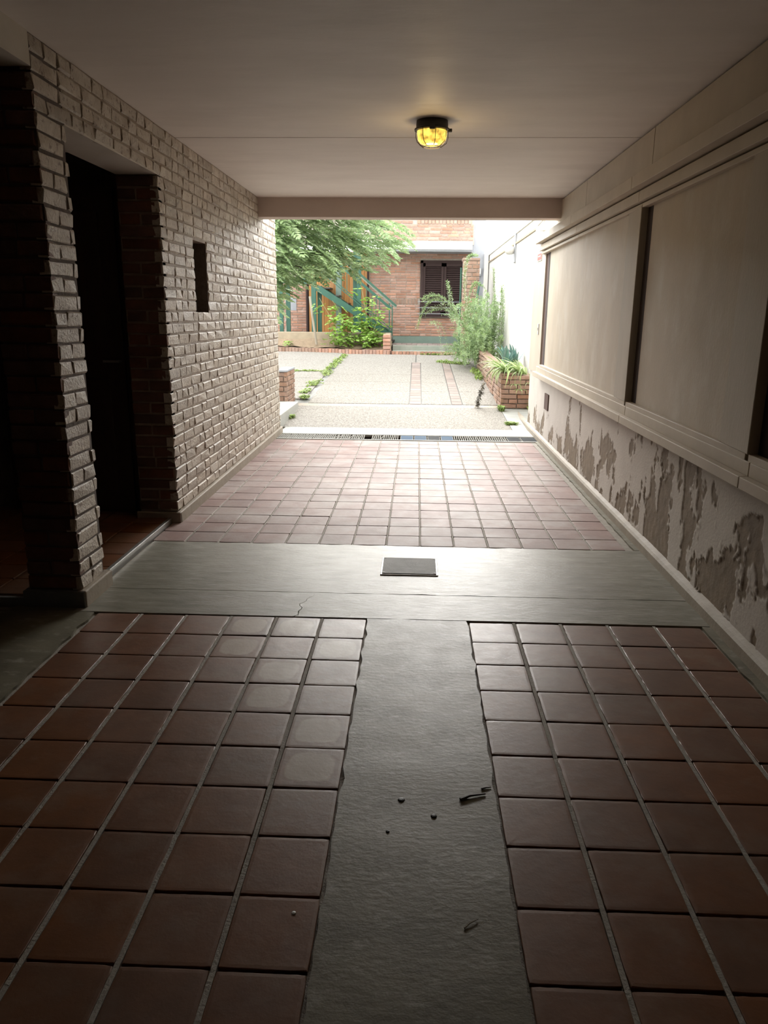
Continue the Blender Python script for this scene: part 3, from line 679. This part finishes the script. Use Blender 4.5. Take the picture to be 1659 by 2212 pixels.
# planting bed with brick kerb, soil, back wall
bed = thing('garden_bed', 'raised bed of dry soil edged with upright bricks before the stairs', 'garden bed', (-2, 17.9, .5))
mb = MB(); A = Vector((-3.9, 17.97)); B = Vector((-.585, 17.36)); nb_ = 42
for k in range(nb_):
    p = A.lerp(B, (k+.5)/nb_); sz = (B-A).length/nb_
    MBk = MB().box(-sz/2+.005, sz/2-.005, -.1, .1, -.14, .085+RX.uniform(-.006,.006)).mesh('brick', M_cbrick if k > 20 else M_pbrick)
    link('brick', MBk, bed, (p.x, p.y+.1, gz(p.y)), (0, 0, math.atan2(B.y-A.y, B.x-A.x)))
g = MB(); NX, NY = 60, 16
for j in range(NY+1):
    for i in range(NX+1):
        x = -5+4.42*i/NX; t = j/NY; yf = 17.56-(x+.585)*.184; y = yf+(18.3-yf)*t
        g.v.append((x, y, .56+.02*(-x-.5)+.17*t+.035*noise.noise(Vector((x*3, y*3, 0)))+.018*noise.noise(Vector((x*11, y*11, 0)))))
for j in range(NY):
    for i in range(NX): a = j*(NX+1)+i; g.f.append((a, a+1, a+NX+2, a+NX+1)); g.m.append(0)
g.obj('soil', M_soil, bed, smooth=True)
MB().box(-5,-.62,18.28,18.4,.4,.93).obj('back_wall', M_stone, bed, bevel=.012)
MB().box(-.76,-.60,17.55,18.4,.45,.925).obj('end_post', M_stone, bed, bevel=.02)
for k in range(5): MB().box(-.765,-.595,17.52,17.56,.50+.083*k,.57+.083*k).obj('brick', M_cbrick, bed, bevel=.01)
struct(MB().box(-8.5,-.62,18.4,19.2,.3,.84).obj('platform', M_stone))
stk = MB().tube([(-2.33,17.95,.66),(-2.40,17.9,1.2),(-2.46,17.85,1.73)], .028, .026, 8).obj('stake', M_wood); tag(stk, 'weathered wooden stake leaning upright in the soil bed', 'stake')

# staircase
SY = 18.55
def q(x, z): f = SY/17.8; return (x*f, 1.4+(z-1.4)*f)
st_ = thing('steel_staircase', 'green painted steel staircase climbing left above the soil bed', 'staircase', (-1.8, SY, .84))
def vpost(xa, xb, zt, M=M_green, dy=0, name='post', zb=.84):
    a, t = q(xa, zt); b_, _ = q(xb, zt); MB().box(a, b_, SY+dy-.04, SY+dy+.04, zb, t).obj(name, M, st_, bevel=.004)
vpost(-3.153,-3.067,2.0); vpost(-3.013,-2.917,2.0, dy=.1); vpost(-2.414,-2.307,2.08); vpost(-2.30,-2.205,1.85, dy=.2)
vpost(-1.9,-1.772,2.6, M_sage, .45); vpost(-1.471,-1.38,2.9, dy=.1); vpost(-1.378,-1.28,3.2)
a = q(-3.3,2.003); b_ = q(-2.30,2.133); MB().box(a[0], b_[0], SY-.05, SY+.05, a[1], b_[1]).obj('beam', M_green, st_)
def rail(name, pa, pb, w, h, dy=0, M=M_green):
    a = q(*pa); b = q(*pb); MB().bar((a[0],SY+dy,a[1]),(b[0],SY+dy,b[1]),w,h).obj(name, M, st_)
rail('stringer', (-2.30,1.93), (-.62,.60+.30), .05, .14, -.0)
rail('stringer', (-2.30,1.93), (-.62,.60+.30), .05, .14, .62)
rail('handrail', (-2.3,3.05), (-.475,1.53), .045, .045, -.06); rail('handrail', (-2.3,3.0), (-.475,1.48), .03, .02, -.06, M_sage)
rail('mid_rail', (-2.3,2.85), (-.60,1.475), .03, .06, -.05)
rail('bottom_rail', (-2.3,2.36), (-.58,.955), .022, .022, -.05); rail('bottom_rail', (-2.3,2.42), (-.58,1.015), .022, .022, -.05)
for x in (-.57,-.635,-.86,-.94,-1.03,-1.16,-1.6,-1.72,-1.84,-1.96,-2.08,-2.2):
    zt = 1.475+(-.60-x)*.81; zb = .955+(-.58-x)*.815
    if x > -.7: zt = 1.6; zb = .88
    a = q(x, zb); b_ = q(x, zt); MB().bar((a[0],SY-.05,a[1]),(b_[0],SY-.05,b_[1]),.026 if x > -.7 else .016).obj('baluster', M_green, st_)
for k in range(8):
    x = -2.22+k*.21; z = 1.90-k*.165; a = q(x, z); MB().box(a[0]-.02,a[0]+.24,SY,SY+.62,a[1],a[1]+.03).obj('tread', M_black, st_)
a = q(-.86,.975); b_ = q(-.58,.985); MB().box(a[0],b_[0],SY-.06,SY-.03,a[1]-.02,a[1]).obj('foot_rail', M_green, st_)

# ================================================================== PLANTS
def compound_leaf(M, n=7, ln=.34, lw=.046, seed=0, llen=.098):
    R = random.Random(seed); mb = MB(); pts = []
    for i in range(n*2+1):
        t = i/(n*2); pts.append(Vector((0, -.10*ln*math.sin(t*2)+0, 0))+Vector((t*ln, 0, -.28*ln*t*t)))
    for i in range(0, n*2, 2): mb.poly([pts[i]+Vector((0,.0015,0)), pts[i]-Vector((0,.0015,0)), pts[i+2]-Vector((0,.0012,0)), pts[i+2]+Vector((0,.0012,0))])
    def leaflet(p, ang, l, w):
        d = Vector((math.cos(ang), math.sin(ang), -.25+R.uniform(-.15,.15))); s = Vector((-math.sin(ang), math.cos(ang), R.uniform(-.2,.2))); nn = Vector((0,0,-.012))
        a = p; m1 = p+d*l*.4+s*w/2; m2 = p+d*l*.4-s*w/2; e = p+d*l; c = p+d*l*.5+nn
        mb.poly([a, m2, c]); mb.poly([m2, p+d*l*.8-s*w*.36, c]); mb.poly([p+d*l*.8-s*w*.36, e, c]); mb.poly([a, c, m1]); mb.poly([m1, c, p+d*l*.8+s*w*.36]); mb.poly([p+d*l*.8+s*w*.36, c, e])
    for i in range(2, n*2+1, 2):
        k = .75+.35*math.sin(i/(n*2)*PI)
        for sg_ in (1, -1): leaflet(pts[i], sg_*(1.05-.3*i/(n*2))+R.uniform(-.12,.12), llen*k, lw*k)
    leaflet(pts[-1], 0, llen, lw)
    return mb.mesh('leaf', M)
TR = random.Random(77)
tree = thing('tree', 'leafy tree with feathery compound leaves overhanging from the left of courtyard', 'tree', (-4.3, 13.4, .24))
trunk = MB().tube([(-4.3,13.4,.2),(-4.25,13.4,1.2),(-4.1,13.35,2.2),(-4.0,13.3,3.2)], .12, .08, 10).obj('trunk', M_bark, tree, smooth=True)
BR = [[(-4.1,13.35,2.2),(-3.2,13.2,2.62),(-2.45,13.0,2.95),(-2.0,12.95,3.02)], [(-4.0,13.3,2.9),(-3.0,13.5,3.1),(-2.0,13.4,3.2),(-1.2,13.3,3.05),(-.5,13.2,2.7)],
      [(-4.15,13.35,1.9),(-3.2,13.3,2.2),(-2.5,13.4,2.25),(-1.9,13.4,2.1)], [(-2.0,13.4,3.2),(-1.3,13.6,3.4),(-.8,13.7,3.3)], [(-3.2,13.3,2.2),(-2.7,13.0,1.85),(-2.35,12.9,1.6)],
      [(-2.45,13,2.95),(-2.4,13.0,3.3),(-2.38,13.0,3.7)], [(-3.0,13.5,3.1),(-2.0,13.9,2.8),(-1.2,14,2.6)], [(-4.05,13.3,2.3),(-3.1,12.5,2.42),(-2.30,12.15,2.72),(-2.12,12.12,2.80),(-1.93,12.1,2.86)], [(-1.96,12.1,2.86),(-1.95,12.1,3.15)]]
for k, b_ in enumerate(BR): MB().tube(b_, .035 if k < 3 else .018, .008, 7).obj('branch', M_bark, tree, smooth=True)
LV = [compound_leaf(M_leaf, seed=s, n=6+s % 3) for s in range(6)]
def top_of(x):   # lower outline of the crown, z at which foliage starts
    pts = [(-2.6,1.35),(-2.35,1.75),(-2.1,1.85),(-1.7,1.9),(-1.4,2.05),(-1.1,2.0),(-.8,2.1),(-.55,2.25),(-.3,2.35),(-.1,2.45)]
    for (a, za), (b, zb) in zip(pts, pts[1:]):
        if x <= b: return za+(zb-za)*max(0, (x-a)/(b-a))
    return 2.6
def hi_of(x): return 3.35 if x < -1.1 else 3.35-(x+1.1)*.80
leaves = []
tries = 0
while len(leaves) < 1300 and tries < 20000:
    tries += 1
    x = TR.uniform(-3.1, -.25); z = TR.uniform(1.4, 3.5); yy = TR.uniform(12.4, 14.3)
    if z < top_of(x)+.10 or z > hi_of(x): continue
    if x > -1.2 and TR.random() < .55: continue
    az = TR.uniform(-1.3, .5); yy = max(yy, 12.5); leaves.append((x, yy, z, az, TR.uniform(-.45,.25), TR.uniform(-.5,.5), TR.uniform(.75,1.15)))
leaves.sort(key=lambda l: l[1])
for (x, yy, z, az, pt, rl, s) in leaves[:300]: link('leaf', TR.choice(LV), tree, (x, yy, z), (rl, -pt, az), (s,)*3)
def merge(items, meshes, name, M, parent):
    mb = MB(); R = random.Random(1)
    for (x, yy, z, az, pt, rl, s) in items:
        me = R.choice(meshes); T = Matrix.Translation((x, yy, z)) @ Matrix.Rotation(az, 4, 'Z') @ Matrix.Rotation(-pt, 4, 'Y') @ Matrix.Rotation(rl, 4, 'X') @ Matrix.Scale(s, 4)
        k = len(mb.v); mb.v += [tuple(T @ v.co) for v in me.vertices]
        for p_ in me.polygons: mb.f.append(tuple(k+i for i in p_.vertices)); mb.m.append(0)
    return stuff(mb.obj(name, M, parent))
merge(leaves[300:], LV, 'foliage', M_leaf, tree)
# climbing plants in the bed
VL = [compound_leaf(M_vine, seed=20+s, n=2, ln=.16, lw=.055, llen=.095) for s in range(4)]
def bushy(name, lab, base, tips, n, spread, seed, cat='plant'):
    R = random.Random(seed); t = thing(name, lab, cat, base); it = []
    for tp in tips:
        p0 = Vector(base); p2_ = Vector(tp); mid = (p0+p2_)/2+Vector((R.uniform(-.15,.15), R.uniform(-.08,.08), .1))
        pts = [p0*(1-u)**2+mid*2*u*(1-u)+p2_*u*u for u in [i/8 for i in range(9)]]
        MB().tube(pts, .010, .004, 5).obj('stem', M_stem, t)
        for k in range(n):
            u = R.uniform(.12, 1); p = pts[int(u*8)]+Vector((R.gauss(0, spread), R.gauss(0, spread), R.gauss(0, spread)))
            it.append((p.x, p.y, p.z, R.uniform(-PI, PI), R.uniform(-.4,.4), R.uniform(-.4,.4), R.uniform(.8,1.35)))
    for (x, yy, z, az, pt, rl, s) in it: link('leaf', R.choice(VL), t, (x, yy, z), (rl, -pt, az), (s,)*3)
bushy('climbing_plant', 'leafy green climber growing before the tall green stair post', (-1.10,17.85,.66), [(-1.30,17.9,2.0),(-1.02,17.9,1.75),(-.80,17.8,1.45),(-1.35,17.85,1.35),(-.85,17.8,1.05),(-1.15,17.8,1.55)], 24, .075, 5)
bushy('climbing_plant', 'looser green climber between the sage post and the stake', (-1.60,17.9,.68), [(-1.95,17.9,1.65),(-1.75,17.9,1.35),(-1.5,17.9,1.3),(-1.95,17.8,.95),(-1.45,17.8,.85),(-2.25,17.9,1.7)], 18, .08, 6)
for k, (x, yy, n_, lab) in enumerate([(-3.1,17.95,7,'small pale seedling at the far left of the soil bed'), (-2.02,17.72,4,'tiny seedling in the middle of the soil bed')]):
    R = random.Random(k); t = thing('seedling', lab, 'plant', (x, yy, .62+.03*k))
    for i in range(n_): link('leaf', R.choice(VL), t, (x+R.uniform(-.05,.05), yy, .66+R.uniform(0,.12)), (0, R.uniform(-.6,.3), R.uniform(-3,3)), (.8,)*3)
# big shrub on the right: arching sprays with needle leaves
def spray(mb, p0, p1, p2_, R, nl, ll, wd):
    P = [Vector(p0)*(1-u)**2+Vector(p1)*2*u*(1-u)+Vector(p2_)*u*u for u in [i/nl for i in range(nl+1)]]
    for i in range(1, nl+1):
        d = (P[i]-P[i-1]).normalized(); u = Vector((0,0,1)) if abs(d.z) < .9 else Vector((1,0,0)); a = d.cross(u).normalized(); b = d.cross(a)
        mb.poly([P[i-1]+a*.003, P[i-1]-a*.003, P[i]-a*.003, P[i]+a*.003])
        for s in range(3):
            t = R.uniform(0, 2*PI); o = (a*math.cos(t)+b*math.sin(t)+d*.5).normalized(); sd_ = o.cross(d).normalized()*wd
            L_ = ll*R.uniform(.6, 1.1); p = P[i]
            mb.poly([p-sd_*.4, p+o*L_*.5-sd_, p+o*L_, p+o*L_*.5+sd_])
SR = random.Random(9)
sh = thing('shrub', 'large arching feathery shrub against the courtyard wall beyond the planter', 'shrub', (1.25, 15.6, .38))
it = MB(); stems = MB()
for k in range(330):
    bx, by = min(1.46, 1.26+SR.gauss(0,.17)), 15.4+SR.gauss(0,.45); bz = gz(by)+.05
    an = SR.uniform(-PI, PI); r = SR.uniform(.05,.62); tz = bz+SR.uniform(.15,1.45)*(1-.35*r)
    tx = min(1.58, bx+math.cos(an)*r*.95); ty = by+math.sin(an)*r
    if tx < .35: tz = max(tz, 1.2)
    spray(it, (bx*.6+tx*.4, by, bz+ (tz-bz)*.2), ((bx+tx)/2, (by+ty)/2, tz+.12), (tx, ty, tz), SR, 26, .062, .0055)
for (a, m_, e, n_) in [((1.0,15.4,1.2),(.75,15.4,2.6),(1.10,15.4,2.45),60), ((1.0,15.3,1.1),(.9,15.3,2.15),(1.25,15.3,1.9),46), ((.95,15.4,1.1),(.5,15.3,1.95),(.12,15.2,1.62),46), ((.95,15.4,1.1),(.6,15.3,1.7),(.14,15.2,1.38),36), ((.55,15.3,1.55),(.2,15.3,1.9),(.02,15.2,1.1),40),
                       ((1.5,15.4,.9),(1.52,15.3,1.6),(1.42,15.2,2.25),46), ((1.6,15.4,.6),(1.62,15.2,1.3),(1.58,15.0,1.9),50), ((1.58,14.8,.6),(1.61,14.7,1.3),(1.55,14.6,1.85),46), ((.7,15.4,1.2),(.66,15.3,1.7),(.55,15.3,1.98),36)]:
    for j in range(3): spray(it, tuple(c+SR.uniform(-.03,.03) for c in a), tuple(c+SR.uniform(-.05,.05) for c in m_), tuple(c+SR.uniform(-.04,.04) for c in e), SR, n_, .06, .0075)
    stems.tube([Vector(a)*(1-u)**2+Vector(m_)*2*u*(1-u)+Vector(e)*u*u for u in [i/12 for i in range(13)]], .006, .003, 5)
stuff(it.obj('foliage', M_shrub, sh)); stems.obj('stem', M_stem, sh)
# low fringe spilling past the shrub at the ground
# spider plants and blue agave in near end of the planter
def blade(n=7, ln=.42, w=.016, droop=1.0, M=M_spider, fold=.25):
    mb = MB()
    for i in range(n+1):
        t = i/n; x = ln*math.sin(t*1.2*droop+.001)/max(.7, 1.2*droop)*1.0; z = ln*(.75*t-.85*droop*t*t)
        ww = w*(1-t**2.2)*(.6+.4*min(1, t*4))+.0006
        mb.v += [(x, -ww, z+ww*fold), (x, 0, z), (x, ww, z+ww*fold)]
    for i in range(n):
        a = i*3; mb.f += [(a, a+1, a+4, a+3), (a+1, a+2, a+5, a+4)]; mb.m += [0, 0]
    return mb.mesh('leaf', M)
SB = [blade(ln=.50, w=.018, droop=d) for d in (.55,.8,1.0,1.25)]; AB = [blade(ln=.46, w=.034, droop=d, M=M_agave, fold=.6) for d in (.05,.25,.45)]
PR = random.Random(12)
for k, (x, y, n_, lab) in enumerate([(1.30,10.98,44,'pale striped spider plant spilling over the near corner of the long planter'), (1.52,11.0,40,'pale striped spider plant nearest the pier in the long planter'), (1.30,11.45,36,'pale striped spider plant behind the front one in the long planter'), (1.55,11.5,30,'upright pale spider plant by the wall behind the others')]):
    t = thing('spider_plant', lab, 'plant', (x, y, .55))
    for i in range(n_): link('leaf', PR.choice(SB), t, (x+PR.uniform(-.05,.05), y+PR.uniform(-.06,.06), .56), (PR.uniform(-.2,.2), PR.uniform(-.35,.15), PR.uniform(-PI, PI) if x < 1.2 else PR.uniform(PI*.50, PI*1.50)), (PR.uniform(.7,1.05),)*3)
t = thing('blue_agave', 'blue-grey agave rising behind the pale spider plants', 'plant', (1.38, 11.9, .55))
for i in range(22): link('leaf', PR.choice(AB), t, (1.36+PR.uniform(-.03,.03), 11.9, .55), (0, PR.uniform(-1.0,-.35), PI*.5+(i*2.4) % PI), (PR.uniform(.9,1.25),)*3)
t = thing('blue_agave', 'smaller blue-grey agave nearer the white wall', 'plant', (1.57, 12.1, .58))
for i in range(16): link('leaf', PR.choice(AB), t, (1.50+PR.uniform(-.03,.02), 12.1, .56), (0, PR.uniform(-1.1,-.5), PI*.5+(i*2.4) % PI), (PR.uniform(.8,1.1),)*3)
# hanging runners
rn = thing('spider_plantlet', 'plantlets dangling on runners over the red brick planter end', 'plant', (1.42, 10.75, .55))
for (x, zt) in ((1.38,.42),(1.46,.35),(1.58,.44)):
    MB().tube([(x+.02,10.95,.58),(x,10.76,.58),(x,10.73,zt)], .004, n=5).obj('runner', M_spider, rn)
    for i in range(8): link('leaf', SB[3], rn, (x, 10.73, zt), (0, 0, i*.8), (.33,)*3)
# dead drooping succulent stem
ds = thing('dead_stem', 'dried grey succulent stem hanging from planter to the paving', 'plant', (.90, 10.95, .09))
P0 = [Vector(v) for v in ((1.22,11.0,.62),(1.10,10.95,.66),(1.0,10.92,.55),(.95,10.9,.40),(.90,10.9,.25),(.88,10.9,.11))]
MB().tube(P0, .011, .008, 7).obj('stem', M_wood, ds)
dm = MB(); DR = random.Random(4)
for i in range(230):
    u = DR.uniform(.5, 1)**.8*5; k = min(4, int(u)); p = P0[k].lerp(P0[k+1], u-k)
    o = Vector((DR.gauss(0,1), DR.gauss(0,.8), DR.gauss(-.4,.8))).normalized(); sd_ = o.cross(Vector((0,0,1))).normalized()*.011; L_ = DR.uniform(.03,.08); p = p+o*.006
    p.z = max(p.z, .10)
    e = p+o*L_; e.z = max(e.z, .093); dm.poly([p-sd_*.5, (p+e)/2-sd_, e, (p+e)/2+sd_])
stuff(dm.obj('dead_leaves', M_dry, ds))
# weeds along joints
def weed(lab, pts, n_, h, seed, w=.05, name='weed_patch'):
    R = random.Random(seed); mb = MB(); P = [Vector(p) for p in pts]
    for i in range(n_):
        u = R.uniform(0, len(P)-1); k = min(len(P)-2, int(u)) if len(P) > 1 else 0
        p = P[k].lerp(P[k+1], u-k) if len(P) > 1 else P[0].copy()
        p = Vector((p.x+R.gauss(0, w), p.y+R.gauss(0, w*1.6), 0)); p.z = gz(p.y)
        for j in range(4):
            a = R.uniform(-PI, PI); d = Vector((math.cos(a), math.sin(a), 0)); s = Vector((-d.y, d.x, 0))*.011; hh = h*R.uniform(.4, 1)
            mb.poly([p-s*.4, p+d*.02+Vector((0,0,hh*.7))-s, p+d*.055+Vector((0,0,hh*.8)), p+d*.02+Vector((0,0,hh*.7))+s])
    o = mb.obj(name, M_weed); tag(o, lab, 'weeds'); return stuff(o)
weed('long trail of green weeds along the paving joint towards the bed', [(-1.62,17.0),(-1.63,15.8),(-1.68,14.6),(-1.66,13.4),(-1.70,12.5),(-1.74,11.9)], 420, .07, 1, .045) if False else None
weed('trail of green weeds in the joint running towards the soil bed', [(x, y, 0) for x, y in ((-1.60,17.1),(-1.63,15.9),(-1.68,14.9),(-1.66,13.9))], 190, .05, 1, .045)
weed('weed clump at the near end of the long weedy joint', [(-1.70,13.2,0),(-1.74,12.7,0)], 60, .045, 2, .05)
weed('weeds beside the back corner of the small planter', [(-1.74,12.3,0),(-1.76,11.9,0)], 50, .05, 3, .03)
weed('bright green weed tuft at the foot of the small planter', [(-1.72,11.55,0),(-1.66,11.5,0)], 70, .05, 4, .03)
weed('thin weeds in the cross joint left of the long weedy one', [(-3.0,14.5,0),(-1.8,14.5,0)], 90, .03, 5, .03)
weed('weeds along the foot of the long planter', [(1.12,14.9,0),(1.14,13.6,0)], 110, .09, 6, .04)
weed('green fringe on the paving below the big shrub', [(.5,16.1,0),(1.0,15.8,0)], 160, .05, 7, .06)
weed('small weed tuft at the near corner of the long planter', [(1.18,10.72,0),(1.2,10.6,0)], 40, .10, 8, .012)
weed('small yellow-green weed by the pale slab near the pier', [(1.19,9.75,0),(1.25,9.72,0)], 50, .04, 9, .02)
weed('tiny weed at the foot of the cement plinth', [(-1.63,9.9,0),(-1.63,10.0,0)], 16, .06, 10, .01)
weed('thin grass tuft between the planter end and the pier', [(1.6,10.75,0),(1.64,10.72,0)], 20, .16, 11, .02)
weed('sparse weeds on the lowest brick step', [(.1,17.36,0),(.9,17.36,0)], 40, .05, 12, .02)
